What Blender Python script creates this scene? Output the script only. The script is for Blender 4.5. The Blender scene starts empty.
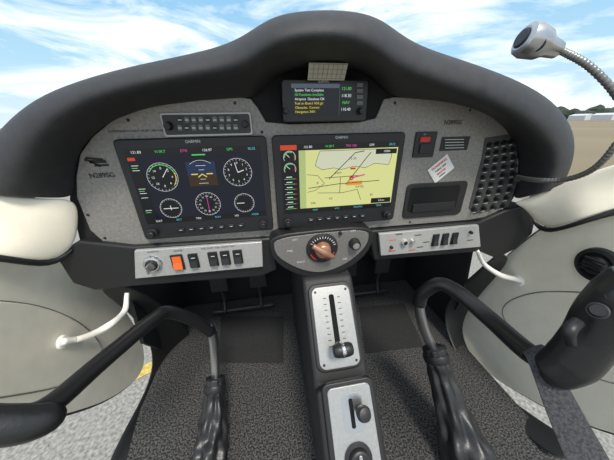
import bpy, bmesh, math, random
from mathutils import Vector, Matrix, noise
random.seed(4)
S=bpy.context.scene
S.view_settings.view_transform='Standard'
# ------------------------------------------------------------------ camera
CZ=1.48; FLOOR=CZ-.78; FPX=235.0
yaw,pit,rol=.158,.430,-.018
F=Vector((math.sin(yaw)*math.cos(pit),math.cos(yaw)*math.cos(pit),-math.sin(pit)))
R=Vector((math.cos(yaw),-math.sin(yaw),0)); U=R.cross(F)
R2=R*math.cos(rol)+U*math.sin(rol); U2=-R*math.sin(rol)+U*math.cos(rol)
C=Vector((0,-.502,CZ))
cd=bpy.data.cameras.new("camera"); cam=bpy.data.objects.new("camera",cd)
S.collection.objects.link(cam); S.camera=cam
cam.matrix_world=Matrix((( R2.x,U2.x,-F.x,C.x),(R2.y,U2.y,-F.y,C.y),(R2.z,U2.z,-F.z,C.z),(0,0,0,1)))
cd.sensor_width=36; cd.lens=FPX/614*36; cd.clip_start=.01; cd.clip_end=3000
# survey of the photograph onto the real planes of the cockpit (metres)
def P(u,v,y=None,x=None,z=None,d=None):
    r=F*FPX+R2*(u-307)-U2*(v-230)
    if y is not None: t=(y-C.y)/r.y
    elif x is not None: t=(x-C.x)/r.x
    elif z is not None: t=(z-C.z)/r.z
    else: t=d/FPX
    return C+r*t
def pp(u,v,y=0):
    p=P(u,v,y=y); return (p.x,p.z)
# ------------------------------------------------------------------ materials
M={}
def mat(name,col,rough=.5,metal=0,emit=0,nscale=0,nmix=.15,bump=0,bscale=400,coat=0,spec=.5,lo=.35,hi=.65):
    if name in M: return M[name]
    m=bpy.data.materials.new(name); m.use_nodes=True; nt=m.node_tree; b=nt.nodes["Principled BSDF"]
    b.inputs["Base Color"].default_value=(*col,1); b.inputs["Roughness"].default_value=rough
    b.inputs["Metallic"].default_value=metal; b.inputs["Specular IOR Level"].default_value=spec
    if coat: b.inputs["Coat Weight"].default_value=coat; b.inputs["Coat Roughness"].default_value=.1
    if emit:
        b.inputs["Base Color"].default_value=(*[c*.08 for c in col],1)
        b.inputs["Emission Color"].default_value=(*col,1); b.inputs["Emission Strength"].default_value=emit
    if nscale or bump:
        tc=nt.nodes.new("ShaderNodeTexCoord")
    if nscale:
        n=nt.nodes.new("ShaderNodeTexNoise"); n.inputs["Scale"].default_value=nscale; n.inputs["Detail"].default_value=6
        nt.links.new(tc.outputs["Object"],n.inputs["Vector"])
        r=nt.nodes.new("ShaderNodeValToRGB"); r.color_ramp.elements[0].position=lo; r.color_ramp.elements[1].position=hi
        r.color_ramp.elements[0].color=(*[c*(1-nmix) for c in col],1); r.color_ramp.elements[1].color=(*[min(1,c*(1+nmix)) for c in col],1)
        nt.links.new(n.outputs["Fac"],r.inputs["Fac"]); nt.links.new(r.outputs["Color"],b.inputs["Base Color"])
    if bump:
        n2=nt.nodes.new("ShaderNodeTexNoise"); n2.inputs["Scale"].default_value=bscale; n2.inputs["Detail"].default_value=4
        nt.links.new(tc.outputs["Object"],n2.inputs["Vector"])
        bp=nt.nodes.new("ShaderNodeBump"); bp.inputs["Strength"].default_value=bump; bp.inputs["Distance"].default_value=.001
        nt.links.new(n2.outputs["Fac"],bp.inputs["Height"]); nt.links.new(bp.outputs["Normal"],b.inputs["Normal"])
    M[name]=m; return m
GREY=mat("panel_grey",(.262,.247,.228),.40,.25,nscale=180,nmix=.16,bump=.2,bscale=900)
SILV=mat("satin_silver",(.46,.455,.44),.38,.3,nscale=200,nmix=.06)
HOOD=mat("hood_black",(.024,.024,.026),.6,0,nscale=60,nmix=.15,bump=.5,bscale=700)
BLK=mat("black_plastic",(.014,.014,.015),.45)
BLKG=mat("black_enamel",(.012,.012,.013),.32)
BLKM=mat("black_matte",(.009,.009,.010),.8)
BZL=mat("bezel_black",(.014,.014,.016),.38)
GLASS=mat("screen_dark",(.007,.010,.026),.12,emit=.6)
CREAM=mat("cream_leather",(.88,.81,.66),.5,nscale=30,nmix=.03,bump=.25,bscale=350)
CARP=mat("carpet_grey",(.052,.051,.050),.95,nscale=230,nmix=.85,bump=1.0,bscale=400,lo=.42,hi=.60)
MATP=mat("mat_dark",(.018,.018,.019),.85,nscale=300,nmix=.4,bump=.8,bscale=400,lo=.42,hi=.6)
CHR=mat("chrome",(.7,.7,.7),.18,1)
STEEL=mat("brushed_steel",(.50,.50,.50),.32,1)
LEA=mat("black_leather",(.018,.018,.019),.38,nscale=40,nmix=.3,bump=.6,bscale=160)
ORG=mat("orange_plastic",(.75,.13,.02),.4)
RED=mat("red_plastic",(.6,.03,.02),.4)
BRASS=mat("rose_bronze",(.42,.22,.14),.35,.5)
WHT=mat("white_print",(.7,.7,.68),.6)
BEIGE=mat("beige_card",(.50,.47,.38),.6)
GRYT=mat("dark_print",(.02,.02,.02),.6)
WEB=mat("belt_webbing",(.040,.040,.044),.8,nscale=300,nmix=.5,bump=.8)
def em(name,c,s=1.0): return mat("lit_"+name,c,.3,emit=s)
EW=em("white",(.75,.78,.8),.9); EG=em("green",(.08,.6,.12),.9); EY=em("yellow",(.8,.65,.05),.8)
ER=em("red",(.6,.06,.02),.8); EC=em("cyan",(.1,.55,.7),.8); EB=em("blue",(.010,.026,.085),.8); EM_=em("magenta",(.7,.08,.4),.8)
EBK=em("black",(.004,.005,.008),.5); ESK=em("slate",(.10,.13,.17),.6); EBR=em("brown",(.05,.026,.01),.6); EOR=em("orange",(.75,.28,.04),.9)
MAPC=em("map_land",(.66,.68,.27),.92); MAPW=em("map_light",(.60,.63,.46),.92); MAPG=em("map_green",(.42,.52,.20),.9)
# ------------------------------------------------------------------ builders
def link(o,par=None):
    S.collection.objects.link(o)
    if par: o.parent=par
    return o
def empty(name,loc=(0,0,0)):
    e=bpy.data.objects.new(name,None); e.empty_display_size=.02; S.collection.objects.link(e); return e
def mobj(name,verts,faces,m,par=None,smooth=False):
    me=bpy.data.meshes.new(name); me.from_pydata([tuple(v) for v in verts],[],faces); me.update()
    o=bpy.data.objects.new(name,me); me.materials.append(m); link(o,par)
    bm=bmesh.new(); bm.from_mesh(me); bmesh.ops.recalc_face_normals(bm,faces=bm.faces); bm.to_mesh(me); bm.free()
    if smooth:
        for p in me.polygons: p.use_smooth=True
    return o
def bev(o,w,seg=3,ang=30):
    b=o.modifiers.new("bevel",'BEVEL'); b.width=w; b.segments=seg; b.limit_method='ANGLE'; b.angle_limit=math.radians(ang)
    for p in o.data.polygons: p.use_smooth=True
    n=o.modifiers.new("wn",'WEIGHTED_NORMAL'); n.keep_sharp=True
    return o
def prism(name,pts,y0,y1,m,par=None,bw=0,seg=3):
    """polygon in XZ extruded along y"""
    n=len(pts); v=[(x,y0,z) for x,z in pts]+[(x,y1,z) for x,z in pts]
    f=[list(range(n)),list(range(2*n-1,n-1,-1))]+[[i,(i+1)%n,n+(i+1)%n,n+i] for i in range(n)]
    o=mobj(name,v,f,m,par)
    if bw: bev(o,bw,seg,50)
    return o
def smoothpoly(pts,it=2):
    for _ in range(it):
        q=[]
        for i in range(len(pts)):
            a=pts[i]; b=pts[(i+1)%len(pts)]
            q.append(tuple(a[k]*.75+b[k]*.25 for k in range(len(a)))); q.append(tuple(a[k]*.25+b[k]*.75 for k in range(len(a))))
        pts=q
    return pts
def rrect(x0,x1,z0,z1,r=.004,n=4):
    pts=[]
    for cx,cz,a0 in((x1-r,z1-r,0),(x0+r,z1-r,90),(x0+r,z0+r,180),(x1-r,z0+r,270)):
        for i in range(n+1):
            a=math.radians(a0+90*i/n); pts.append((cx+r*math.cos(a),cz+r*math.sin(a)))
    return pts
def box(name,x0,x1,z0,z1,y0,y1,m,par=None,bw=0):
    if x0>x1:x0,x1=x1,x0
    if z0>z1:z0,z1=z1,z0
    return prism(name,[(x0,z0),(x1,z0),(x1,z1),(x0,z1)],y0,y1,m,par,bw)
def pbox(name,u0,v0,u1,v1,y0,y1,m,par=None,r=.003,bw=.0008):
    a=pp(u0,v0,y0); b=pp(u1,v1,y0)
    return prism(name,rrect(a[0],b[0],b[1],a[1],r),y0,y1,m,par,bw)
def lathe(name,prof,base,axis,m,par=None,n=32,smooth=True):
    """prof: list of (dist along axis, radius)"""
    ax=Vector(axis).normalized(); t=ax.orthogonal().normalized(); s=ax.cross(t); base=Vector(base)
    v=[];f=[]
    for h,r in prof:
        for i in range(n):
            a=2*math.pi*i/n; v.append(base+ax*h+(t*math.cos(a)+s*math.sin(a))*r)
    for j in range(len(prof)-1):
        for i in range(n): f.append([j*n+i,j*n+(i+1)%n,(j+1)*n+(i+1)%n,(j+1)*n+i])
    f.append(list(range(n))); f.append(list(range((len(prof)-1)*n,len(prof)*n)))
    o=mobj(name,v,f,m,par)
    if smooth:
        for p in o.data.polygons: p.use_smooth=len(p.vertices)==4
        e=o.modifiers.new("es",'EDGE_SPLIT'); e.split_angle=math.radians(40)
    return o
def knob(name,u,v,r,h,m,par,y=0.0,flute=0,top=None):
    x,z=pp(u,v,y)
    o=lathe(name,[(0,r*1.05),(h*.15,r),(h*.85,r*.92),(h,r*.8)],(x,y,z),(0,-1,0),m,par,24)
    if top: lathe(name+"_cap",[(0,r*.6),(.0006,r*.58)],(x,y-h,z),(0,-1,0),top,par,20)
    return o
def strokes(name,segs,y,m,par=None):
    v=[];f=[]
    for x0,z0,x1,z1,w in segs:
        d=Vector((x1-x0,z1-z0)); 
        if d.length<1e-7: continue
        n=Vector((-d.y,d.x)).normalized()*w/2; k=len(v)
        v+=[(x0+n.x,y,z0+n.y),(x1+n.x,y,z1+n.y),(x1-n.x,y,z1-n.y),(x0-n.x,y,z0-n.y)]; f.append([k,k+1,k+2,k+3])
    return mobj(name,v,f,m,par)
def arc(cx,cz,r,a0,a1,w,n=24):
    s=[]
    for i in range(n):
        a=math.radians(a0+(a1-a0)*i/n); b=math.radians(a0+(a1-a0)*(i+1)/n)
        s.append((cx+r*math.cos(a),cz+r*math.sin(a),cx+r*math.cos(b),cz+r*math.sin(b),w))
    return s
def ticks(cx,cz,r0,r1,n,w,a0=0,a1=360):
    return [(cx+r0*math.cos(t),cz+r0*math.sin(t),cx+r1*math.cos(t),cz+r1*math.sin(t),w) for t in [math.radians(a0+(a1-a0)*i/n) for i in range(n)]]
def disc(name,cx,cz,r,y,m,par,n=32):
    return mobj(name,[(cx+r*math.cos(2*math.pi*i/n),y,cz+r*math.sin(2*math.pi*i/n)) for i in range(n)],[list(range(n))],m,par)
def text(s,x,z,size,y,m,par,align='CENTER',rot=0,bold=0):
    c=bpy.data.curves.new("print",'FONT'); c.body=s; c.size=size; c.align_x=align; c.align_y='CENTER'; c.materials.append(m); c.offset=bold
    o=bpy.data.objects.new("print_"+"".join(ch if ch.isalnum() else "_" for ch in s.lower())[:12],c); link(o,par)
    o.location=(x,y,z); o.rotation_euler=(math.pi/2,rot,0); return o
def ptext(s,u,v,size,y,m,par,align='CENTER',rot=0,bold=0):
    x,z=pp(u,v,y); return text(s,x,z,size,y,m,par,align,rot,bold)
def catmull(pts,n=8):
    pts=[Vector(p) for p in pts]; q=[pts[0]*2-pts[1]]+pts+[pts[-1]*2-pts[-2]]; out=[]
    for i in range(1,len(q)-2):
        a,b,c,d=q[i-1:i+3]
        for k in range(n):
            t=k/n; out.append(.5*((2*b)+(c-a)*t+(2*a-5*b+4*c-d)*t*t+(-a+3*b-3*c+d)*t**3))
    out.append(pts[-1]); return out
def tube(name,pts,rad,m,par=None,n=16,sub=8,rf=None):
    c=catmull(pts,sub); N=len(c); rads=rad if isinstance(rad,list) else [rad]*len(pts)
    v=[];f=[]; nrm=None
    for i,p in enumerate(c):
        t=(c[min(i+1,N-1)]-c[max(i-1,0)]).normalized()
        if nrm is None: nrm=t.orthogonal().normalized()
        nrm=(nrm-t*nrm.dot(t)).normalized(); b=t.cross(nrm)
        s=i/sub; k=min(int(s),len(rads)-2); r=rads[k]+(rads[k+1]-rads[k])*(s-k)
        for j in range(n):
            a=2*math.pi*j/n; rr=r*(rf(i/(N-1),a) if rf else 1); v.append(p+(nrm*math.cos(a)+b*math.sin(a))*rr)
    for i in range(N-1):
        for j in range(n): f.append([i*n+j,i*n+(j+1)%n,(i+1)*n+(j+1)%n,(i+1)*n+j])
    f.append(list(range(n))); f.append(list(range((N-1)*n,N*n)))
    return mobj(name,v,f,m,par,smooth=True)
def ribbon(name,rows,m,par=None,sub=2,thick=.004,closed=False):
    """grid of rows of 3-D points"""
    n=len(rows[0]); v=[p for r in rows for p in r]; f=[]
    for j in range(len(rows)-1):
        for i in range(n-1): f.append([j*n+i,j*n+i+1,(j+1)*n+i+1,(j+1)*n+i])
    o=mobj(name,v,f,m,par,smooth=True)
    if thick: s=o.modifiers.new("solid",'SOLIDIFY'); s.thickness=thick; s.offset=0
    if sub: s=o.modifiers.new("sub",'SUBSURF'); s.levels=sub; s.render_levels=sub
    return o
def slab(name,pts,nrm,th,m,par=None,bw=0,smooth=True):
    """planar-ish polygon of 3-D points extruded by nrm*th"""
    n=len(pts); nv=Vector(nrm).normalized()*th
    v=[Vector(p) for p in pts]+[Vector(p)+nv for p in pts]
    f=[list(range(n)),list(range(2*n-1,n-1,-1))]+[[i,(i+1)%n,n+(i+1)%n,n+i] for i in range(n)]
    o=mobj(name,v,f,m,par)
    if bw: bev(o,bw,3,50)
    return o
# ------------------------------------------------------------------ world + sun
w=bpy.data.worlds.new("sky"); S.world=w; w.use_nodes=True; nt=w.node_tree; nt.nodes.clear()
N=nt.nodes.new; L=nt.links.new
tc=N("ShaderNodeTexCoord"); sep=N("ShaderNodeSeparateXYZ"); L(tc.outputs["Generated"],sep.inputs[0])
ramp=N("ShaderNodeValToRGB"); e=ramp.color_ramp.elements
e[0].position=0; e[0].color=(.72,.85,.94,1); e[1].position=.85; e[1].color=(.66,.84,1.05,1)  # zenith stop brightened above the view, added to light the interior
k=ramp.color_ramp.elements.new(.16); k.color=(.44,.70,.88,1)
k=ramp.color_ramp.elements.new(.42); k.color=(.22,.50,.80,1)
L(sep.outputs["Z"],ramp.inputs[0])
mp=N("ShaderNodeMapping"); mp.inputs["Scale"].default_value=(1.3,1.3,5.5); mp.inputs["Rotation"].default_value=(0,.22,.3); L(tc.outputs["Generated"],mp.inputs[0])
nz=N("ShaderNodeTexNoise"); nz.inputs["Scale"].default_value=1.9; nz.inputs["Detail"].default_value=10; nz.inputs["Roughness"].default_value=.6; nz.inputs["Distortion"].default_value=.7
L(mp.outputs[0],nz.inputs["Vector"])
cr=N("ShaderNodeValToRGB"); cr.color_ramp.elements[0].position=.41; cr.color_ramp.elements[1].position=.64; L(nz.outputs["Fac"],cr.inputs[0])
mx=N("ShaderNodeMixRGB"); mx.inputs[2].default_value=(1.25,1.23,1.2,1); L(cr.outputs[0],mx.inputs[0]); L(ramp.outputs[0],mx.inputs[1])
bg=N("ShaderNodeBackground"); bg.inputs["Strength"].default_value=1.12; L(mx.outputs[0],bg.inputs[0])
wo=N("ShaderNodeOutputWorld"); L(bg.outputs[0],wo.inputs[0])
sl=bpy.data.lights.new("sun",'SUN'); sl.energy=3.4; sl.angle=math.radians(14); sl.color=(1,.93,.83)
so=bpy.data.objects.new("sun",sl); link(so); so.rotation_euler=Vector((-.12,.62,-1.0)).to_track_quat('-Z','Y').to_euler()
# ------------------------------------------------------------------ ground, horizon
def groundmat():
    m=bpy.data.materials.new("apron_and_grass"); m.use_nodes=True; nt=m.node_tree; b=nt.nodes["Principled BSDF"]; b.inputs["Roughness"].default_value=.9
    g=nt.nodes.new("ShaderNodeNewGeometry"); s=nt.nodes.new("ShaderNodeSeparateXYZ"); nt.links.new(g.outputs["Position"],s.inputs[0])
    n=nt.nodes.new("ShaderNodeTexNoise"); n.inputs["Scale"].default_value=60; n.inputs["Detail"].default_value=8; nt.links.new(g.outputs["Position"],n.inputs["Vector"])
    r1=nt.nodes.new("ShaderNodeValToRGB"); r1.color_ramp.elements[0].color=(.13,.125,.115,1); r1.color_ramp.elements[1].color=(.36,.345,.315,1); r1.color_ramp.elements[0].position=.3; r1.color_ramp.elements[1].position=.7; nt.links.new(n.outputs["Fac"],r1.inputs[0])
    n2=nt.nodes.new("ShaderNodeTexNoise"); n2.inputs["Scale"].default_value=.05; n2.inputs["Detail"].default_value=8; nt.links.new(g.outputs["Position"],n2.inputs["Vector"])
    r2=nt.nodes.new("ShaderNodeValToRGB"); r2.color_ramp.elements[0].color=(.14,.11,.06,1); r2.color_ramp.elements[1].color=(.26,.21,.13,1); nt.links.new(n2.outputs["Fac"],r2.inputs[0])
    c=nt.nodes.new("ShaderNodeMath"); c.operation='GREATER_THAN'; c.inputs[1].default_value=5; nt.links.new(s.outputs["X"],c.inputs[0])
    mx=nt.nodes.new("ShaderNodeMixRGB"); nt.links.new(c.outputs[0],mx.inputs[0]); nt.links.new(r1.outputs[0],mx.inputs[1]); nt.links.new(r2.outputs[0],mx.inputs[2])
    nt.links.new(mx.outputs[0],b.inputs["Base Color"]); return m
mobj("ground",[(-900,-900,0),(900,-900,0),(900,900,0),(-900,900,0)],[[0,1,2,3]],groundmat())
yl=P(142,384,z=.004)
mobj("painted_taxi_line",[(yl.x-1.2,yl.y-.55,.004),(yl.x+.5,yl.y+.32,.004),(yl.x+.47,yl.y+.40,.004),(yl.x-1.23,yl.y-.47,.004)],[[0,1,2,3]],mat("yellow_paint",(.50,.38,.09),.8,nscale=40,nmix=.3))
TREE=mat("foliage",(.03,.045,.03),.9,nscale=.2,nmix=.4)
bm=bmesh.new()
for i in range(300):
    a=math.radians(-5+95*random.random()); d=random.uniform(300,360); h=random.uniform(5,9)
    mt=Matrix.Translation((d*math.sin(a),d*math.cos(a),h*.5))@Matrix.Diagonal((random.uniform(5,10),random.uniform(3,6),h*.75,1))
    bmesh.ops.create_icosphere(bm,subdivisions=2,radius=1,matrix=mt)
for q in bm.verts: q.co+=Vector(noise.noise_vector(q.co*.35))*1.0
me=bpy.data.meshes.new("tree_line"); bm.to_mesh(me); bm.free(); me.materials.append(TREE); link(bpy.data.objects.new("tree_line",me))
HW=mat("white_siding",(.55,.56,.58),.6,nscale=3,nmix=.05)
for i,(a,d,wd) in enumerate(((57,210,7),(59.5,190,5),(62.5,220,9))):
    cx,cy=d*math.sin(math.radians(a)),d*math.cos(math.radians(a))
    pts=[(cx-wd/2,0),(cx+wd/2,0),(cx+wd/2,2.4),(cx,3.2),(cx-wd/2,2.4)]
    prism("hangar" if i==0 else "hangar.%03d"%i,pts,cy,cy+8,HW,None,.05)
# ------------------------------------------------------------------ glareshield
st=[((-45,194),(15,198),(76,198),-.03),((-22,152),(25,174),(75,177),-.04),((0,124),(40,142),(79,153),-.05),((32,97),(62,119),(92,136),-.055),
((75,80),(97,101),(113,119),-.06),((125,66),(138,90),(150,106),-.065),((180,55),(190,80),(200,100),-.07),((222,45),(232,74),(241,97),-.075),
((246,33),(252,66),(256,99),-.085),((264,20),(268,54),(266,84),-.10),((285,11),(288,46),(284,72),-.11),((325,8),(325,42),(325,66),-.115),
((358,10),(356,46),(364,71),-.11),((380,17),(378,56),(380,86),-.10),((396,29),(394,70),(392,98),-.085),((418,44),(416,80),(425,99),-.075),
((455,56),(450,92),(456,103),-.07),((500,71),(488,105),(486,112),-.065),((540,89),(518,119),(504,126),-.06),((565,110),(542,137),(515,143),-.055),
((578,136),(554,156),(519,162),-.05),((574,166),(552,176),(517,181),-.045),((560,190),(538,194),(511,200),-.03)]
rows=[[],[],[],[],[],[]]
for o,l,i,y in st:
    O=P(*o,y=y); Lp=P(*l,y=y-.028); I=P(*i,y=.004)
    o2=(o[0]*.45+l[0]*.55,o[1]*.45+l[1]*.55)
    B=P(*o,y=.34); B=Vector((.12+(B.x-.12)*.86,B.y,B.z-.09)); B2=P(*o,y=y+.06); B2=Vector((.12+(B2.x-.12)*.985,B2.y,B2.z-.006))
    rows[0].append(B); rows[1].append(B2); rows[2].append(O); rows[3].append(P(*o2,y=y-.03)); rows[4].append(Lp); rows[5].append(I)
rows.insert(5,[a*.35+b*.65+Vector((0,-.006,0)) for a,b in zip(rows[4],rows[5])])
hood=ribbon("glareshield",rows,HOOD,None,2,.004)
# ------------------------------------------------------------------ instrument panel
ip=empty("instrument_panel")
out=[(77,198),(76,178),(80,154),(93,136),(114,119),(150,106),(200,100),(241,97),(251,99),(258,108),(266,122),(290,124),(360,122),(376,118),(384,99),(395,97),(425,98),(456,103),(486,112),(504,126),(515,143),(519,162),(517,182),(510,203),(496,215),(470,220),(371,228),(272,238),(135,249),(108,246),(90,230)]
prism("face",[pp(*q) for q in out],0,.005,GREY,ip,.0015)
back=[(70,200),(70,170),(80,145),(110,112),(150,99),(240,90),(262,70),(284,62),(325,58),(366,62),(384,80),(425,92),(460,96),(495,108),(520,135),(524,165),(518,190),(505,212),(470,226),(371,234),(272,244),(135,253),(95,250),(80,240)]
prism("backing",[pp(*q,.0055) for q in back],.0055,.03,BLKM,ip)
for i,(u,v) in enumerate([(86,160),(128,120),(235,103),(395,103),(470,110),(508,140),(506,200),(105,238),(88,215),(262,132),(410,222)]):
    x,z=pp(u,v); lathe("screw_%d"%i,[(0,.003),(.001,.0026)],(x,0,z),(0,-1,0),BLK,ip,12)
ptext("N289SG",102,175.5,.0125,-.0008,GRYT,ip,bold=.0002); ptext("N289SG",453,122.5,.0125,-.0008,GRYT,ip,bold=.0002)
x,z=pp(97,162); strokes("emblem",[(x-.016,z+.008,x+.012,z+.004,.004),(x-.012,z+.001,x+.016,z+.0005,.006),(x-.006,z-.006,x+.018,z-.006,.004),(x-.014,z+.004,x+.004,z-.008,.003)],-.0008,GRYT,ip)
ptext("EXPERIMENTAL LIGHT SPORT AIRCRAFT",137,131,.0052,-.0008,GRYT,ip)
pbox("placard",442,137,467,150,-.0006,.001,GRYT,ip,.001,0)
for k in range(4):
    a=pp(445,139.7+k*2.8,-.001); b=pp(464,139.3+k*2.8,-.001); strokes("placard_line_%d"%k,[(a[0],a[1],b[0],b[1],.0012)],-.0012,WHT,ip)
c=pp(441,169,-.002)
def rp(cx,cz,w,h,a):
    return [(cx+math.cos(a)*i*w/2-math.sin(a)*j*h/2,cz+math.sin(a)*i*w/2+math.cos(a)*j*h/2) for i,j in((-1,-1),(1,-1),(1,1),(-1,1))]
prism("paper_tag",rp(c[0],c[1],.054,.042,math.radians(40)),-.0022,-.001,mat("white_paper",(.80,.76,.73),.7),ip)
for k,(tx,dz_,m_,sz) in enumerate((("WARNING",.011,RED,.0085),("TURN OFF",.002,GRYT,.0065),("MASTER",-.006,RED,.0065),("N289SG",-.013,GRYT,.005))):
    text(tx,c[0]-.001+dz_*-.55,c[1]+dz_,sz,-.0026,m_,ip,rot=math.radians(-38),bold=.0002)
pbox("elt_bezel",417,132,433,157,-.004,.001,BLK,ip,.003); pbox("elt_red",421,137,430,142,-.0065,-.004,RED,ip,.001); pbox("elt_rocker",421,144,430,153,-.007,-.004,BZL,ip,.001)
ptext("ELT",425,134.5,.004,-.0045,WHT,ip)
a=pp(407,184); b=pp(459,214)
prism("pocket_rim",rrect(a[0],b[0],b[1],a[1],.012,6),-.004,.001,BLK,ip,.002)
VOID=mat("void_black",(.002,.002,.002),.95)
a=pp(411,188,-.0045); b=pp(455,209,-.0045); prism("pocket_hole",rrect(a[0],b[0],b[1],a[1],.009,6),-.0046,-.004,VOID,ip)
a=pp(413,204,-.006); b=pp(453,209,-.006); prism("pocket_lip",rrect(a[0],b[0],b[1],a[1],.004,6),-.009,-.004,BZL,ip,.001)
# circuit breakers
cb=empty("circuit_breaker_array")
bp=[(485,138),(511,134),(517,150),(516,182),(508,207),(474,214),(469,208),(476,180),(482,158)]
prism("plate",[pp(*q,-.001) for q in bp],-.0015,.0,mat("breaker_plate",(.055,.053,.05),.6),cb)
k=0
BRK=mat("breaker_black",(.010,.010,.011),.35)
for j in range(9):
    t=j/8; u0=489-16*t**1.3; u1=511+4*math.sin(t*2.6)-11*t*t; v0=145+64*t; 
    for i in range(4):
        u=u0+(u1-u0)*i/3; v=v0-4*i/3*(.9); x,z=pp(u,v,-.0015)
        lathe("breaker_%d"%k,[(0,.0062),(.003,.0060),(.0032,.0042),(.010,.0040),(.0105,.0030)],(x,-.0015,z),(0,-1,0),BRK,cb,14); k+=1
    a=pp(u0-3,v0+4,-.002); b=pp(u1+2,v0-.5,-.002); strokes("label_%d"%j,[(a[0]+(b[0]-a[0])*q,a[1]+(b[1]-a[1])*q,a[0]+(b[0]-a[0])*(q+.12),a[1]+(b[1]-a[1])*(q+.12),.0014) for q in (.04,.31,.58,.85)],-.0019,WHT,cb)
# audio panel
au=empty("audio_panel")
pbox("case",159,113,253,135,-.006,.002,SILV,au,.004); pbox("face",161,115,251,133,-.008,-.005,mat("radio_face",(.035,.035,.035),.45),au,.003)
knob("knob_1",169,126,.007,.012,BLK,au,-.008); knob("knob_2",245,124,.006,.012,BLK,au,-.008)
KG=mat("key_grey",(.15,.155,.15),.5)
for j in range(2):
    for i in range(9): pbox("key_%d_%d"%(j,i),177+i*7,117.0+j*8-.1*i,182.3+i*7,122.7+j*8-.1*i,-.0095,-.008,KG if (i*3+j)%4 else BZL,au,.001,.0003)
strokes("legends",[ (pp(178+i*7,120+j*8,-.01)[0],pp(178+i*7,120+j*8,-.01)[1],pp(181.5+i*7,120+j*8,-.01)[0],pp(181.5+i*7,120+j*8,-.01)[1],.0016) for i in range(9) for j in range(2)],-.0099,WHT,au)
# ------------------------------------------------------------------ displays
def display(name,x0,x1,z1,z0):
    e=empty(name); Y=-.012
    prism("bezel",rrect(x0,x1,z0,z1,.008),Y,.002,BZL,e,.003)
    text("GARMIN",(x0+x1)/2,z1-.007,.007,Y-.0006,WHT,e)
    return e,Y
ZT=CZ-.022; H=.198
d1,Y=display("flight_display",-.266,.0020,ZT,ZT-H)
A=(-.252,-.011,ZT-.017,ZT-.162)
def sc(A,s,t): return (A[0]+(A[1]-A[0])*s, A[2]+(A[3]-A[2])*t)
def srect(name,A,s0,t0,s1,t1,m,par,y):
    a=sc(A,s0,t0); b=sc(A,s1,t1)
    return mobj(name,[(a[0],y,a[1]),(b[0],y,a[1]),(b[0],y,b[1]),(a[0],y,b[1])],[[0,1,2,3]],m,par)
def common(e,x0,x1,A):
    srect("screen",A,0,0,1,1,GLASS,e,Y-.0004)
    zb=ZT-H+.018
    for i,x in enumerate((x0+.022,x1-.022)):
        lathe("knob_%d"%i,[(0,.0095),(.008,.009),(.009,.0065),(.018,.006),(.019,.005)],(x,Y,zb),(0,-1,0),BLK,e,24)
    for i in range(7):
        x=x0+.075+i*.0205; box("key_%d"%i,x-.007,x+.007,zb-.004,zb+.004,Y-.003,Y,BZL,e,.001)
        strokes("key_print_%d"%i,[(x-.003,zb,x+.003,zb,.0010)],Y-.0033,EW,e)
common(d1,-.266,.0020,A)
y1=Y-.0007; y2=Y-.001; y3=Y-.0013
srect("top_bar",A,0,0,1,.075,EBK,d1,y1); srect("bottom_bar",A,0,.93,1,1,EBK,d1,y1)
seg=[];seg2=[];sg=[];sy=[]
def dial(A,s,t,r,full=True):
    c=sc(A,s,t); seg.extend(arc(c[0],c[1],r,0,360,.0006,36)); seg.extend(ticks(c[0],c[1],r*.86,r*.97,24,.0005)); return c
c=dial(A,.22,.36,.027); disc("dial_face_1",c[0],c[1],.027,y1,EBK,d1)
sg+=arc(*c,.0235,150,20,.0015); sy+=arc(*c,.0235,20,-40,.0015); seg.append((c[0],c[1],c[0]+.012,c[1]+.016,.0012))
for i in range(8):
    a=math.radians(90-i*45); text(str(i*2),c[0]+.017*math.cos(a),c[1]+.017*math.sin(a),.006,y3,EW,d1)
c=dial(A,.80,.34,.027); disc("dial_face_2",c[0],c[1],.027,y1,EBK,d1); seg.append((c[0],c[1],c[0]-.004,c[1]+.019,.0012)); seg.append((c[0],c[1],c[0]+.012,c[1]+.004,.0016))
for i in range(10):
    a=math.radians(90-i*36); text(str(i),c[0]+.018*math.cos(a),c[1]+.018*math.sin(a),.006,y3,EW,d1)
c=dial(A,.22,.79,.020); disc("dial_face_3",c[0],c[1],.020,y1,EBK,d1); seg.append((c[0]-.014,c[1],c[0]+.014,c[1],.0014)); seg.append((c[0],c[1]-.004,c[0],c[1]+.006,.0012))
c=dial(A,.52,.76,.024); disc("dial_face_4",c[0],c[1],.024,y1,EBK,d1); seg2+= [(c[0],c[1]-.019,c[0],c[1]+.019,.0010)]
for i in range(12):
    a=math.radians(90-i*30); text("N3 6E 12 15S 21 24W 30 33".split()[i%8][:2],c[0]+.016*math.cos(a),c[1]+.016*math.sin(a),.0045,y3,EW,d1)
c=dial(A,.82,.78,.020); disc("dial_face_5",c[0],c[1],.020,y1,EBK,d1); seg.append((c[0],c[1],c[0]-.015,c[1],.0014))
c=sc(A,.52,.34)
srect("attitude_ground",A,.41,.36,.63,.50,EBR,d1,y1); srect("attitude_sky",A,.41,.18,.63,.36,EB,d1,y1)
sy+=[(c[0]-.020,c[1],c[0]-.008,c[1],.0022),(c[0]+.008,c[1],c[0]+.020,c[1],.0022),(c[0]-.008,c[1]-.006,c[0],c[1],.002),(c[0]+.008,c[1]-.006,c[0],c[1],.002)]
seg+=[(c[0]-w_,c[1]+d,c[0]+w_,c[1]+d,.0007) for d,w_ in((.008,.005),(.016,.009),(-.010,.005),(-.018,.009))]+arc(c[0],c[1]-.004,.030,50,130,.0006)
sg+=[(c[0]-.012,c[1]+.036,c[0]+.012,c[1]+.036,.0022)]
seg+=[(*sc(A,.02,t_),*sc(A,.07,t_),.0010) for t_ in (.2,.26,.5,.56,.62,.8)]
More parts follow.
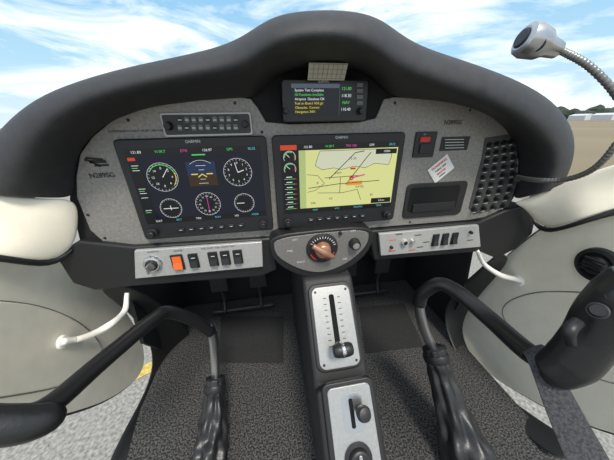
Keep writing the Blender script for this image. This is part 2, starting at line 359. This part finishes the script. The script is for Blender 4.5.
sg+=[(*sc(A,.02,t_),*sc(A,.06,t_),.0012) for t_ in (.23,.53,.83)]
strokes("white_marks",seg,y3,EW,d1); strokes("green_marks",sg,y3,EG,d1); strokes("yellow_marks",sy,y3,EY,d1); strokes("magenta_marks",seg2,y3,EM_,d1)
srect("strip",A,0,.075,.085,.93,EBK,d1,y1); srect("strip_red",A,.008,.10,.06,.14,ER,d1,y2)
for i in range(6): text(["121.80","N 0KT","DTK","136.97","GPS","30.02"][i],*sc(A,.08+.17*i,.038),.0065,y3,[EW,EG,EM_,EW,EG,EC][i],d1)
for i in range(6): text(["OAT","0KT","TRK","NAV","IAS","XPDR"][i],*sc(A,.1+.16*i,.966),.006,y3,EC if i%2 else EW,d1)
d2,Y=display("flight_display.001",.0125,.2921,ZT,ZT-H)
A=(.0275,.278,ZT-.017,ZT-.162); common(d2,.0125,.2921,A)
srect("top_bar",A,0,0,1,.085,EBK,d2,y1); srect("strip",A,0,.085,.145,1,EBK,d2,y1); srect("alert",A,.0,.01,.13,.075,ER,d2,y2)
srect("map",A,.145,.085,1,.93,MAPC,d2,y1); srect("map_green_band",A,.145,.085,.20,.93,MAPG,d2,y1-.0001); srect("bottom_bar",A,.145,.93,1,1,EBK,d2,y2)
mp_=[(.32,.10),(.92,.10),(.95,.2),(.93,.33),(.80,.30),(.72,.36),(.62,.33),(.50,.37),(.44,.34),(.34,.36),(.28,.3),(.30,.18)]
mobj("map_light_area",[(sc(A,*q)[0],y2,sc(A,*q)[1]) for q in mp_],[list(range(len(mp_)))],MAPW,d2)
bk=[]
def pl(pts,w=.0007): return [(*sc(A,*pts[i]),*sc(A,*pts[i+1]),w) for i in range(len(pts)-1)]
bk+=pl(mp_+mp_[:1],.0009); bk+=pl([(.40,.50),(.62,.14),(.70,.12)],.0016); bk+=pl([(.55,.60),(.72,.22),(.76,.14)],.0016); bk+=pl([(.22,.62),(.48,.58),(.86,.56)],.0014); bk+=pl([(.30,.70),(.52,.72),(.66,.68),(.70,.85)],.001)
bk+=pl([(.5,.48),(.5,.72)],.0012)+pl([(.36,.48),(.66,.47)],.0012)+pl([(.21,.42),(.3,.44),(.36,.56),(.28,.66),(.21,.68)],.0009)
strokes("map_lines",bk,y3,EBK,d2)
c=sc(A,.60,.50); strokes("map_red",arc(*c,.004,0,360,.003,12)+[(c[0]-.004,c[1]+.02,c[0]+.008,c[1]+.02,.004)],y3,ER,d2)
strokes("map_magenta",pl([(.60,.50),(.72,.46)],.003),y3,EM_,d2); srect("map_orange",A,.56,.55,.70,.61,EOR,d2,y3)
for s_,t_,tx in((.48,.42,"RWY"),(.68,.64,"KAVQ"),(.3,.55,"B"),(.42,.8,"A2"),(.8,.78,"B1"),(.6,.22,"12-30"),(.26,.86,"TPR")): text(tx,*sc(A,s_,t_),.007,y3,EBK,d2)
srect("map_box",A,.80,.10,.99,.17,EBK,d2,y3); text("1000ft",*sc(A,.9,.135),.006,y3-.0003,EW,d2)
srect("map_box2",A,.80,.84,.99,.92,EBK,d2,y3); text("0.5nm",*sc(A,.9,.88),.006,y3-.0003,EW,d2)
sw_=[];sg=[];sr=[]
for i,(s_,t_) in enumerate(((.07,.17),(.07,.33))):
    c=sc(A,s_,t_); sw_+=arc(*c,.012,210,-30,.0008); sg+=arc(*c,.010,180,60,.0016); sr+=arc(*c,.010,20,-20,.0018); sw_.append((*c,c[0]-.007,c[1]+.006,.001))
for i in range(7):
    a=sc(A,.02,.47+i*.075); b=sc(A,.12,.47+i*.075); sg.append((a[0]+.006,a[1],b[0]-.006,b[1],.0010)); sw_.append((a[0],a[1],b[0],b[1],.0006)); sr.append((b[0]-.004,b[1],b[0],b[1],.0012)); sw_.append((a[0]+.004,a[1]+.004,a[0]+.016,a[1]+.004,.0016))
strokes("engine_white",sw_,y3,EW,d2); strokes("engine_green",sg,y3-.0001,EG,d2); strokes("engine_red",sr,y3-.0001,ER,d2)
for i in range(5): text(["121.80","N 0KT","TRK 360","GPS","30.02"][i],*sc(A,.22+.18*i,.042),.0065,y3,[EW,EG,EM_,EW,EC][i],d2)
for i in range(4): text(["MAP","WX","TRAFFIC","TERR"][i],*sc(A,.28+.2*i,.966),.006,y3,EC,d2)
# ------------------------------------------------------------------ radio navigator in pod
rn=empty("radio_navigator"); YN=-.035
a=pp(281,79,YN); b=pp(366,121,YN)
prism("case",rrect(a[0],b[0],b[1],a[1],.006),YN,.01,BZL,rn,.002)
a=pp(291,83.5,YN-.001); b=pp(353,115,YN-.001); AN=(a[0],b[0],a[1],b[1])
srect("screen",AN,0,0,1,1,EBK,rn,YN-.0005)
srect("title_bar",AN,0.0,0,.75,.13,ESK,rn,YN-.0008)
knob("knob_1",285.5,111,.005,.013,BLK,rn,YN); knob("knob_2",360,111,.006,.013,BLK,rn,YN)
for i in range(4): pbox("key_%d"%i,357,83+i*6,363,87+i*6,YN-.002,YN,KG,rn,.001,.0003)
for j,(tx,m_) in enumerate((("System Test Complete",EW),("All Functions Available",EG),("Airspace  Database OK",EW),("Fuel on Board 10.0 gal",EY),("Obstacles  Current",EY),("Navigation 2401",EY))):
    text(tx,*sc(AN,.05,.20+j*.135),.0056,YN-.001,m_,rn,'LEFT')
for j,tx in enumerate(("121.80","118.30","NAV","110.40")): text(tx,*sc(AN,.87,.15+j*.22),.0068,YN-.001,EG if j%2==0 else EW,rn)
strokes("divider",[(*sc(AN,.76,0),*sc(AN,.76,1),.0008)],YN-.001,ESK,rn)
text("GARMIN",sc(AN,.5,-.07)[0],sc(AN,.5,-.06)[1],.005,YN-.0006,WHT,rn)
cc=empty("compass_card"); a=pp(309,63,-.06); b=pp(347,79,-.06)
slab("card",[(a[0],-.062,a[1]),(b[0],-.062,a[1]),(b[0],-.045,b[1]),(a[0],-.045,b[1])],(0,1,.3),.002,BEIGE,cc)
vv=[];ff=[]
def onc(s,t): return (a[0]+(b[0]-a[0])*s,-.0625+.017*t-.0006,a[1]+(b[1]-a[1])*t)
def cq(s0,t0,s1,t1):
    k=len(vv); vv.extend([onc(s0,t0),onc(s1,t0),onc(s1,t1),onc(s0,t1)]); ff.append([k,k+1,k+2,k+3])
for i in range(1,8): cq(i/8-.005,.08,i/8+.005,.92)
for t_ in (.06,.34,.62,.90): cq(.03,t_,.97,t_+.02)
mobj("grid",vv,ff,mat("grey_print",(.12,.12,.11),.6),cc)
# ------------------------------------------------------------------ lower switch panels
YS=-.022
def quad(name,q,y0,y1,m,par,bw=.002,it=0):
    pts=[pp(*p_,y0) for p_ in q]
    return prism(name,pts,y0,y1,m,par,bw)
fr=empty("panel_lower_frame")
quad("bar_left",[(58,262),(64,250),(78,241),(132,247),(272,238),(278,270),(262,277),(130,287),(95,291),(72,284)],-.012,.05,BLK,fr,.006)
quad("bar_right",[(368,231),(480,222),(505,211),(526,205),(536,220),(533,234),(515,250),(497,259),(480,252),(374,261)],-.012,.05,BLK,fr,.006)
sp=empty("switch_panel")
quad("plate",[(134,251),(262,242),(263,267),(135,279)],YS,-.0125,SILV,sp,.002)
knob("ignition_ring",153,263.5,.0185,.008,CHR,sp,YS); knob("ignition_barrel",153,263.5,.013,.012,BLK,sp,YS,top=CHR)
x,z=pp(153,263.5,YS); box("ignition_key",x-.0015,x+.0015,z-.009,z+.009,YS-.03,YS-.010,STEEL,sp,.0006)
def rocker(name,u,v,w_,h_,m,par,y=YS,face=None):
    x,z=pp(u,v,y)
    prism(name+"_bezel",rrect(x-w_/2,x+w_/2,z-h_/2,z+h_/2,.002),y-.003,y+.001,BLK,par,.0008)
    mobj(name,[(x-w_*.36,y-.003,z-h_*.4),(x+w_*.36,y-.003,z-h_*.4),(x+w_*.36,y-.009,z-h_*.38),(x-w_*.36,y-.009,z-h_*.38),(x-w_*.36,y-.005,z),(x+w_*.36,y-.005,z),(x-w_*.36,y-.004,z+h_*.4),(x+w_*.36,y-.004,z+h_*.4),(x-w_*.36,y-.001,z+h_*.4),(x+w_*.36,y-.001,z+h_*.4)],
      [[0,1,2,3],[3,2,5,4],[4,5,7,6],[6,7,9,8],[0,3,4,6,8],[1,9,7,5,2],[0,8,9,1]],face or m,par)
rocker("master_switch",178,262,.025,.038,ORG,sp,face=ORG)
for i,u in enumerate((194,213.5,225.5,238)):
    rocker("rocker_%d"%i,u,260.5-.09*(u-194),.0205,.036,BZL,sp)
    x,z=pp(u,256-.09*(u-194),YS); strokes("legend_%d"%i,[(x-.004,z,x+.004,z,.0015)],YS-.0095,WHT,sp)
ptext("MASTER",178,251.0,.005,YS-.0006,GRYT,sp); ptext("IGNITION",153,252,.005,YS-.0006,GRYT,sp); ptext("FUEL PUMP  AUX  LIGHTS  NAV",218,247.6,.005,YS-.0006,GRYT,sp,rot=0)
s2=empty("switch_panel.001")
quad("plate",[(379,234),(479,225),(481,247),(381,256)],YS,-.0125,SILV,s2,.002)
knob("jack_1",404,242,.009,.008,SILV,s2,YS,top=BLK); knob("jack_2",412,241,.006,.01,CHR,s2,YS); knob("jack_3",391,247,.004,.006,BLK,s2,YS); knob("light_knob",470,232,.004,.008,BLK,s2,YS)
for i,u in enumerate((435,444.5,454)): rocker("rocker_%d"%i,u,240-.09*(u-435),.018,.034,BZL,s2); 
for i,(u,v,c_) in enumerate(((393,240,ORG),(399,234,GRYT),(392,251,RED),(418,235,GRYT),(420,247,GRYT),(412,250,RED),(426,242,GRYT),(470,240,GRYT))):
    x,z=pp(u,v,YS); strokes("legend_%d"%i,[(x-.009,z,x+.009,z,.0024)],YS-.0006,c_,s2)
# ------------------------------------------------------------------ fuel selector pod
fs=empty("fuel_selector"); YF=-.04
podp=smoothpoly([(270,236),(320,230),(372,226),(374,240),(366,256),(346,271),(322,280),(298,276),(276,264),(270,250)],2)
prism("pod_body",[pp(*q,YF) for q in podp],YF,.03,BLK,fs,.004)
pod2=smoothpoly([(274,239),(320,233),(368,229),(369,240),(361,252),(344,265),(322,273),(301,270),(280,259),(274,250)],2)
prism("pod_face",[pp(*q,YF-.002) for q in pod2],YF-.003,YF,mat("pod_grey",(.19,.182,.17),.42,.2,nscale=260,nmix=.1),fs,.001)
yk=YF-.003; x,z=pp(322,248,yk)
lathe("dial",[(0,.037),(.004,.036),(.006,.033)],(x,yk,z),(0,-1,0),BLK,fs,40)
strokes("dial_marks",ticks(x,z,.027,.032,12,.0015,20,160),yk-.0065,WHT,fs)
strokes("dial_red",arc(x,z,.029,-70,-20,.003)+arc(x,z,.029,200,240,.003),yk-.0066,RED,fs)
lathe("hub",[(0,.019),(.012,.017),(.016,.013),(.017,.004)],(x,yk-.006,z),(0,-1,0),BRASS,fs,28)
tube("pointer",[(x-.024,yk-.016,z+.016),(x,yk-.02,z),(x+.022,yk-.018,z-.016)],[.006,.009,.005],BRASS,fs)
knob("trim_knob",354,243,.013,.016,BLK,fs,yk,top=CHR); knob("small_knob",340,233,.004,.006,BLK,fs,yk)
for i,(u,v,s_) in enumerate(((295,240,"LEFT"),(345,259,"OFF"),(290,251,"FUEL"),(353,231,"DIM"),(301,262,"RIGHT"))): ptext(s_,u,v,.0065,yk-.0006,WHT,fs)
# ------------------------------------------------------------------ centre console
co=empty("center_console")
XC=.12
def onx(u,v,x=XC): 
    p=P(u,v,x=x); return p
a0=onx(327,278,.118); a1=onx(340,372,.118); b0=onx(345,380,.118); b1=onx(358,475,.118)
prof=[(.06,a0.z+.0),(a0.y,a0.z),(a1.y,a1.z),(a1.y-.012,a1.z-.02),(b0.y-.004,b0.z-.012),(b1.y,b1.z),(b1.y-.03,b1.z-.05),(b1.y-.03,FLOOR),(.30,FLOOR),(.30,a0.z-.05)]
def extr(name,prof,x0,x1,m,par,bw):
    n=len(prof); v=[(x0,y,z) for y,z in prof]+[(x1,y,z) for y,z in prof]
    f=[list(range(n)),list(range(2*n-1,n-1,-1))]+[[i,(i+1)%n,n+(i+1)%n,n+i] for i in range(n)]
    return bev(mobj(name,v,f,m,par),bw,4,20)
extr("body",prof,XC-.061,XC+.061,mat("console_black",(.020,.020,.021),.6,bump=.4),co,.010)
def frame(p,q):
    d=(q-p).normalized(); n=Vector((1,0,0)).cross(d); n=n if n.y<0 else -n
    return p,d,n
def lp(fr_,x,s,h): p,d,n=fr_; return Vector((x,p.y,p.z))+d*s+n*h
def plate(name,fr_,outl,h0,h1,m,par,bw):
    pts=[lp(fr_,XC+x,s,h0) for x,s in outl]; return slab(name,pts,fr_[2],h1-h0,m,par,bw)
f1=frame(a0,a1); L1=(a1-a0).length; f2=frame(b0,b1); L2=(b1-b0).length
W1=.045
SIL2=mat("console_silver",(.36,.36,.35),.36,.4,nscale=200,nmix=.06)
plate("throttle_rim",f1,[(x*1.16,s) for x,s in rrect(-W1,W1,.012,L1-.004,.018,5)],-.002,.006,BLK,co,.003)
plate("throttle_plate",f1,rrect(-W1,W1,.020,L1-.010,.015,5),.005,.009,SIL2,co,.0015)
plate("throttle_slot",f1,rrect(-.006,.006,.038,L1-.035,.005,4),.0088,.0094,VOID,co,0)
for sgn in (-1,1):
    vv=[];ff=[]
    for i in range(9):
        s=.045+i*(L1-.10)/8; x0=XC+sgn*.013; k=len(vv); vv+=[lp(f1,x0,s,.0095),lp(f1,x0+sgn*.007,s,.0095),lp(f1,x0+sgn*.007,s+.0016,.0095),lp(f1,x0,s+.0016,.0095)]; ff.append([k,k+1,k+2,k+3])
    mobj("ticks_%d"%(sgn+1),vv,ff,GRYT,co)
s=L1-.060; tube("lever_stem",[lp(f1,XC,s,-.01),lp(f1,XC,s,.02),lp(f1,XC,s+.004,.042)],.0045,STEEL,co)
kb=lp(f1,XC,s+.006,.050)
tube("lever_knob",[kb+Vector((-.021,0,0)),kb+Vector((-.019,0,0)),kb+Vector((-.010,0,0)),kb+Vector((.010,0,0)),kb+Vector((.019,0,0)),kb+Vector((.021,0,0))],[.004,.011,.014,.014,.011,.004],BLK,co,24,6)
tube("lever_knob_ring",[kb+Vector((-.004,0,0)),kb+Vector((.004,0,0))],[.0148,.0148],CHR,co,24,2)
for i,(x,s_) in enumerate(((-.036,.030),(.036,.030),(-.036,L1-.020),(.036,L1-.020))): lathe("screw_%d"%i,[(0,.003),(.001,.0025)],lp(f1,XC+x,s_,.009),f1[2],BLK,co,12)
plate("lower_rim",f2,[(x*1.16,s) for x,s in rrect(-W1,W1,-.002,L2+.02,.012,5)],-.004,.010,BLK,co,.003)
plate("lower_plate",f2,rrect(-W1+.002,W1-.002,.006,L2+.015,.010,5),.009,.013,SIL2,co,.0015)
plate("brake_recess",f2,rrect(-.018,.022,.02,.085,.012,5),.0125,.0135,STEEL,co,0)
plate("brake_slot",f2,rrect(-.004,.004,.028,.078,.003,5),.0134,.0138,VOID,co,0)
lathe("brake_knob",[(0,.006),(.014,.006),(.016,.012),(.024,.014),(.032,.011),(.034,.003)],lp(f2,XC+.014,.050,.012),f2[2]+Vector((.1,0,.2)),BLK,co,24)
lathe("round_selector",[(0,.026),(.004,.026),(.005,.019),(.016,.018),(.018,.014)],lp(f2,XC,.125,.012),f2[2],BLK,co,32)
plate("selector_bar",f2,rrect(-.003,.003,.110,.140,.002,3),.030,.034,STEEL,co,.0005)
# ------------------------------------------------------------------ cabin shell
XL,XR=-.44,.68
box("floor",XL,XR,FLOOR-.02,FLOOR,-.9,.46,CARP)
ft=empty("wall_front"); box("bulkhead",XL,XR,FLOOR,CZ-.30,.44,.46,BLKM,ft)
wl=empty("wall_left"); wr=empty("wall_right")
slab("footwell_side",[(XL,.44,FLOOR),(XL,.20,FLOOR),(XL+.04,.06,FLOOR+.20),(XL+.07,.055,CZ-.30),(XL+.05,.44,CZ-.30)],(-1,0,0),.01,BLKM,wl)
slab("footwell_side",[(XR,.44,FLOOR),(XR,.12,FLOOR),(XR-.04,.055,FLOOR+.20),(XR-.08,.055,CZ-.28),(XR-.05,.44,CZ-.28)],(1,0,0),.01,BLKM,wr)
fl=empty("door_frame_trim"); fr2=empty("door_frame_trim.001")
li=[(128,282),(165,305),(190,330),(198,350),(186,378),(168,410),(150,445),(135,480)]
lo=[(92,288),(125,308),(146,335),(153,358),(148,385),(132,415),(116,445),(100,480)]
dz=[-.36,-.385,-.40,-.41,-.41,-.41,-.41,-.41]
ribbon("frame",[[P(*q,x=xx+.03)+Vector((0,0,0)) for q,xx in zip(li,dz)],[P((q[0]+r[0])/2,(q[1]+r[1])/2,x=xx-.015) for q,r,xx in zip(li,lo,dz)],[P(*q,x=xx-.04) for q,xx in zip(lo,dz)]],BLK,fl,2,.01)
ri=[(500,250),(476,272),(452,292),(441,314),(450,345),(474,385),(512,425),(560,465)]
ro=[(512,258),(490,284),(470,306),(460,328),(468,352),(492,385),(535,418),(590,450)]
ribbon("frame",[[P(*q,x=.63) for q in ri],[P((q[0]+r[0])/2,(q[1]+r[1])/2,x=.665) for q,r in zip(ri,ro)],[P(*q,x=.70) for q in ro]],BLK,fr2,2,.01)
cs1=empty("canopy_sill"); cs2=empty("canopy_sill.001")
tp=[P(79,197,y=-.003),P(45,198,y=-.03),P(0,194,x=-.44),P(-70,188,x=-.5),P(-160,180,x=-.55)]
md=[P(80,222,y=-.006),P(45,232,y=-.04),P(0,226,x=-.46),P(-70,220,x=-.52),P(-160,212,x=-.57)]
bt=[P(76,246,y=-.01),P(52,266,y=-.03),P(0,255,x=-.44),P(-70,250,x=-.5),P(-160,242,x=-.55)]
ribbon("fairing",[tp,md,bt],CREAM,cs1,2,.01)
ribbon("seal",[[p+Vector((0,.0,.004)) for p in bt],[p+Vector((-.005,0,-.010)) for p in bt]],BLK,cs1,2,.010)
tp=[P(508,203,y=-.004),P(538,195,y=-.035),P(572,178,x=.67),P(614,163,x=.70),P(700,140,x=.74)]
md=[P(522,206,y=-.02),P(545,206,y=-.05),P(580,198,x=.69),P(618,184,x=.73),P(705,165,x=.77)]
bt=[P(532,217,y=-.02),P(545,231,y=-.05),P(575,222,x=.67),P(616,208,x=.71),P(705,188,x=.75)]
ribbon("fairing",[tp,md,bt],CREAM,cs2,2,.01)
ribbon("seal",[bt,[p+Vector((.004,0,-.014)) for p in bt]],BLK,cs2,2,.012)
# doors: cream trim panels with a rubber edge seal and a moulded pad with its groove shade painted as a grey line
GRV=mat("trim_shadow_grey",(.20,.185,.15),.7)
dl=empty("door_1"); X1=-.50
q=[(-90,240),(0,246),(60,256),(105,285),(132,318),(146,350),(142,376),(114,398),(70,414),(0,426),(-90,434)]
qq=smoothpoly([tuple(P(*a_,x=X1)) for a_ in q],2)
slab("shell",qq,(-1,0,0),.03,CREAM,dl,.004)
tube("edge_seal",[Vector(p)+Vector((-.012,0,0)) for p in qq[::2]]+[Vector(qq[0])+Vector((-.012,0,0))],.006,BLK,dl,10,3)
q=[(-80,300),(0,300),(45,306),(82,322),(104,345),(100,368),(70,385),(0,398),(-80,405)]
qq=smoothpoly([tuple(P(*a_,x=X1+.004)) for a_ in q],2); slab("inner_pad",qq,(-1,0,0),.010,CREAM,dl,.004)
tube("pad_groove_shade",[Vector(p)+Vector((-.004,0,0)) for p in qq[::2]]+[Vector(qq[0])+Vector((-.004,0,0))],.0022,GRV,dl,8,3)
dr=empty("door_2"); X2=.72
q=[(730,170),(616,192),(570,212),(535,232),(500,262),(474,292),(458,322),(460,342),(478,366),(518,394),(575,422),(640,442),(730,455)]
qq=smoothpoly([tuple(P(*a_,x=X2)) for a_ in q],2)
slab("shell",qq,(1,0,0),.03,CREAM,dr,.004)
tube("edge_seal",[Vector(p)+Vector((.012,0,0)) for p in qq[::2]]+[Vector(qq[0])+Vector((.012,0,0))],.007,BLK,dr,10,3)
q=[(700,300),(640,300),(580,292),(530,292),(500,305),(505,325),(540,352),(590,378),(650,392),(700,392)]
qq=smoothpoly([tuple(P(*a_,x=X2-.004)) for a_ in q],2); slab("inner_pad",qq,(1,0,0),.010,CREAM,dr,.004)
tube("pad_groove_shade",[Vector(p)+Vector((.004,0,0)) for p in qq[::2]]+[Vector(qq[0])+Vector((.004,0,0))],.0025,GRV,dr,8,3)
av=empty("air_vent"); c=P(599,265,x=X2-.002)
lathe("ring",[(0,.040),(.010,.038),(.012,.030),(.004,.026),(.004,.004)],c,(-1,0,0),BLK,av,40)
lathe("ball",[(0,.024),(.008,.022),(.014,.015),(.016,.004)],c+Vector((-.003,0,0)),(-1,-.1,.1),BZL,av,32)
for i in range(4): box("vane_%d"%i,c.x-.022,c.x-.016,c.z-.014+i*.009,c.z-.011+i*.009,c.y-.018,c.y+.018,BLKM,av)
WS=mat("white_strap",(.85,.82,.75),.6,bump=.3)
s1=empty("pull_strap"); tube("cord",[P(127,293,y=-.01),P(124,312,y=-.04),P(105,328,y=-.09),P(82,338,x=-.47),P(62,342,x=-.487)],[.0045,.006,.007,.007,.008],WS,s1)
lathe("anchor",[(0,.016),(.006,.014),(.008,.006)],P(62,342,x=-.495),(1,0,0),WS,s1)
s2=empty("pull_strap.001"); tube("cord",[P(477,250,y=-.01),P(484,264,y=.0),P(500,275,x=.66),P(514,279,x=.70),P(520,281,x=.713)],[.0045,.006,.008,.008,.007],WS,s2)
lathe("anchor",[(0,.018),(.006,.016),(.008,.006)],P(518,281,x=.7195),(-1,0,0),WS,s2)
# ------------------------------------------------------------------ floor mats + pedals
fm=[(221,316),(284,316),(283,363),(218,362)]
for i,q in enumerate((fm,[(359,307),(404,303),(424,346),(366,353)])):
    pts=[P(*a_,z=FLOOR+.004) for a_ in q]; slab("floor_mat" if i==0 else "floor_mat.001",pts,(0,0,-1),.0035,MATP,None,.002)
PDL=mat("pedal_grey",(.05,.05,.052),.4,.3)
def pedal(par,i,x,y):
    box("pedal_plate_%d"%i,x-.035,x+.035,FLOOR+.14,FLOOR+.22,y-.006,y+.006,PDL,par,.004)
    tube("arm_%d"%i,[(x,y+.01,FLOOR+.18),(x,y+.03,FLOOR+.08),(x,y+.01,FLOOR+.012)],.008,PDL,par)
for k,cx in enumerate((-.16,.40)):
    e=empty("rudder_pedals" if k==0 else "rudder_pedals.001")
    pedal(e,0,cx-.08,.34); pedal(e,1,cx+.08,.34); tube("cross_tube",[(cx-.14,.36,FLOOR+.015),(cx,.36,FLOOR+.015),(cx+.14,.36,FLOOR+.015)],.009,PDL,e)
wh=empty("wiring_harness")
for i in range(7):
    x=-.25+i*.11+random.uniform(-.03,.03); z=CZ-.27
    tube("cable_%d"%i,[(x,.06,z),(x+.02,.10,z-.04-random.random()*.04),(x+.08,.16,z-.03-random.random()*.05),(x+.14,.2,z)],.004,PDL if i%2 else BLK,wh,8,6)
# ------------------------------------------------------------------ control sticks
GR=mat("grip_rubber",(.014,.014,.015),.36,bump=.35,bscale=250)
def boot(par,top,base,r0,r1,bend):
    top=Vector(top);base=Vector(base)
    pts=[top+(base-top)*t+Vector(bend)*math.sin(math.pi*t) for t in (0,.08,.2,.4,.6,.8,1)]
    def rf(s,a):
        if s<.14: return 1+.03*math.cos(a*12)
        return 1+.13*math.cos(a*6+2.5*math.sin(s*5))*min(1,(s-.1)*3)+.05*math.sin(s*38+math.sin(a)*2)+.04*math.sin(a*11+s*9)
    tube("leather_boot",pts,[r0,r0*1.02,r0*1.0,r0*1.25,(r0+r1)/2,r1*.9,r1],LEA,par,64,10,rf)
    ax=(pts[1]-pts[0]).normalized(); lathe("boot_collar",[(0,r0*1.06),(.004,r0*1.12),(.016,r0*1.12),(.020,r0*1.04)],top+ax*.014,ax,BLK,par,24)
cs=empty("control_stick")
A1=P(216,380,d=.655)
tube("metal_stem",[P(207,327,d=.62),P(213,336,d=.635),P(215,355,d=.65),A1],.0125,STEEL,cs)
tube("black_arm",[P(211,332,d=.63),P(195,321,d=.59),P(168,312,d=.53),P(150,322,d=.485),P(100,363,d=.39),P(52,404,d=.32),P(20,418,d=.29),P(-20,420,d=.27)],.0145,BLKG,cs)
tube("grip",[P(52,416,d=.31),P(46,419,d=.30),P(20,424,d=.285),P(-40,424,d=.26),P(-100,400,d=.24)],[.014,.0185,.021,.022,.018],GR,cs)
boot(cs,A1+Vector((0,0,.01)),P(207,478,z=FLOOR),.025,.048,(0,.0,-.02))
c2=empty("control_stick.001")
B1=P(433,350,d=.62)
tube("metal_stem",[P(421,298,d=.57),P(419,308,d=.58),P(424,328,d=.60),B1],.0125,STEEL,c2)
tube("black_arm",[P(419,304,d=.575),P(423,293,d=.56),P(438,284,d=.53),P(456,291,d=.50),P(490,319,d=.44),P(528,352,d=.37),P(556,364,d=.33),P(580,362,d=.30)],.0152,BLKG,c2)
tube("grip",[P(548,372,d=.325),P(553,371,d=.32),P(572,360,d=.305),P(590,338,d=.29),P(606,316,d=.278),P(626,298,d=.265),P(645,282,d=.255),P(652,276,d=.25)],[.012,.023,.0265,.0255,.028,.030,.027,.012],GR,c2,32,8)
for i,(u,v,r_) in enumerate(((598,311,.0075),(612,297,.006))):
    bpos=P(u,v,d=.262); lathe("grip_button_%d"%i,[(0,r_*1.2),(.004,r_*1.2),(.0045,r_),(.009,r_*.8)],bpos,(C-bpos)+Vector((-.1,0,.1)),BLK,c2,20)
tube("trigger",[P(578,322,d=.272),P(569,331,d=.268),P(571,343,d=.275)],[.006,.007,.005],BLK,c2)
boot(c2,B1+Vector((0,0,.01)),P(482,492,z=FLOOR),.028,.062,(0,.0,-.02))
# ------------------------------------------------------------------ seat belt, hanging over the stick arm
cl=[(527,356,.372,9),(532,346,.345,10),(541,362,.328,12),(554,392,.318,15),(570,427,.308,18),(588,462,.298,21),(606,500,.285,23)]
rowa=[P(u-w_,v+3,d=d) for u,v,d,w_ in cl]; rowb=[P(u+w_,v-6,d=d-.008) for u,v,d,w_ in cl]
sb=empty("seat_belt"); ribbon("webbing",[rowa,[a*.5+b*.5+Vector((0,0,.002)) for a,b in zip(rowa,rowb)],rowb],WEB,sb,2,.002)
# ------------------------------------------------------------------ gooseneck lamp
gl=empty("gooseneck_lamp")
GN=mat("gooseneck_grey",(.24,.24,.23),.35,.8)
pts=[P(517,177,y=-.05),P(535,180,d=.46),P(562,180,d=.42),P(590,171,d=.38),P(612,150,d=.35),P(628,120,d=.33),P(614,92,d=.32),P(590,67,d=.32),P(568,54,d=.325),P(556,49,d=.33)]
tube("neck",pts,.0045,GN,gl,12,24,lambda s,a:1+.10*math.sin(s*420))
h0=P(560,51,d=.33); h1=P(522,38,d=.325); ax=(h1-h0); Lh=ax.length
lathe("head",[(0,.006),(.004,.010),(Lh*.35,.0125),(Lh*.5,.018),(Lh*.8,.021),(Lh*.95,.019),(Lh,.014)],h0,ax,STEEL,gl,32)
lathe("lens",[(0,.012),(.002,.010)],h1+ax.normalized()*.0005,ax,BZL,gl,24)
wpos=P(537,44,d=.33); wn=(C-wpos).normalized(); lathe("lamp_window",[(0,.009),(.0225,.009),(.0235,.007)],wpos,wn,BZL,gl,20)
lathe("base",[(0,.011),(.008,.010),(.014,.006)],P(514,178,y=-.02),(1,-1,0),BLK,gl,20)
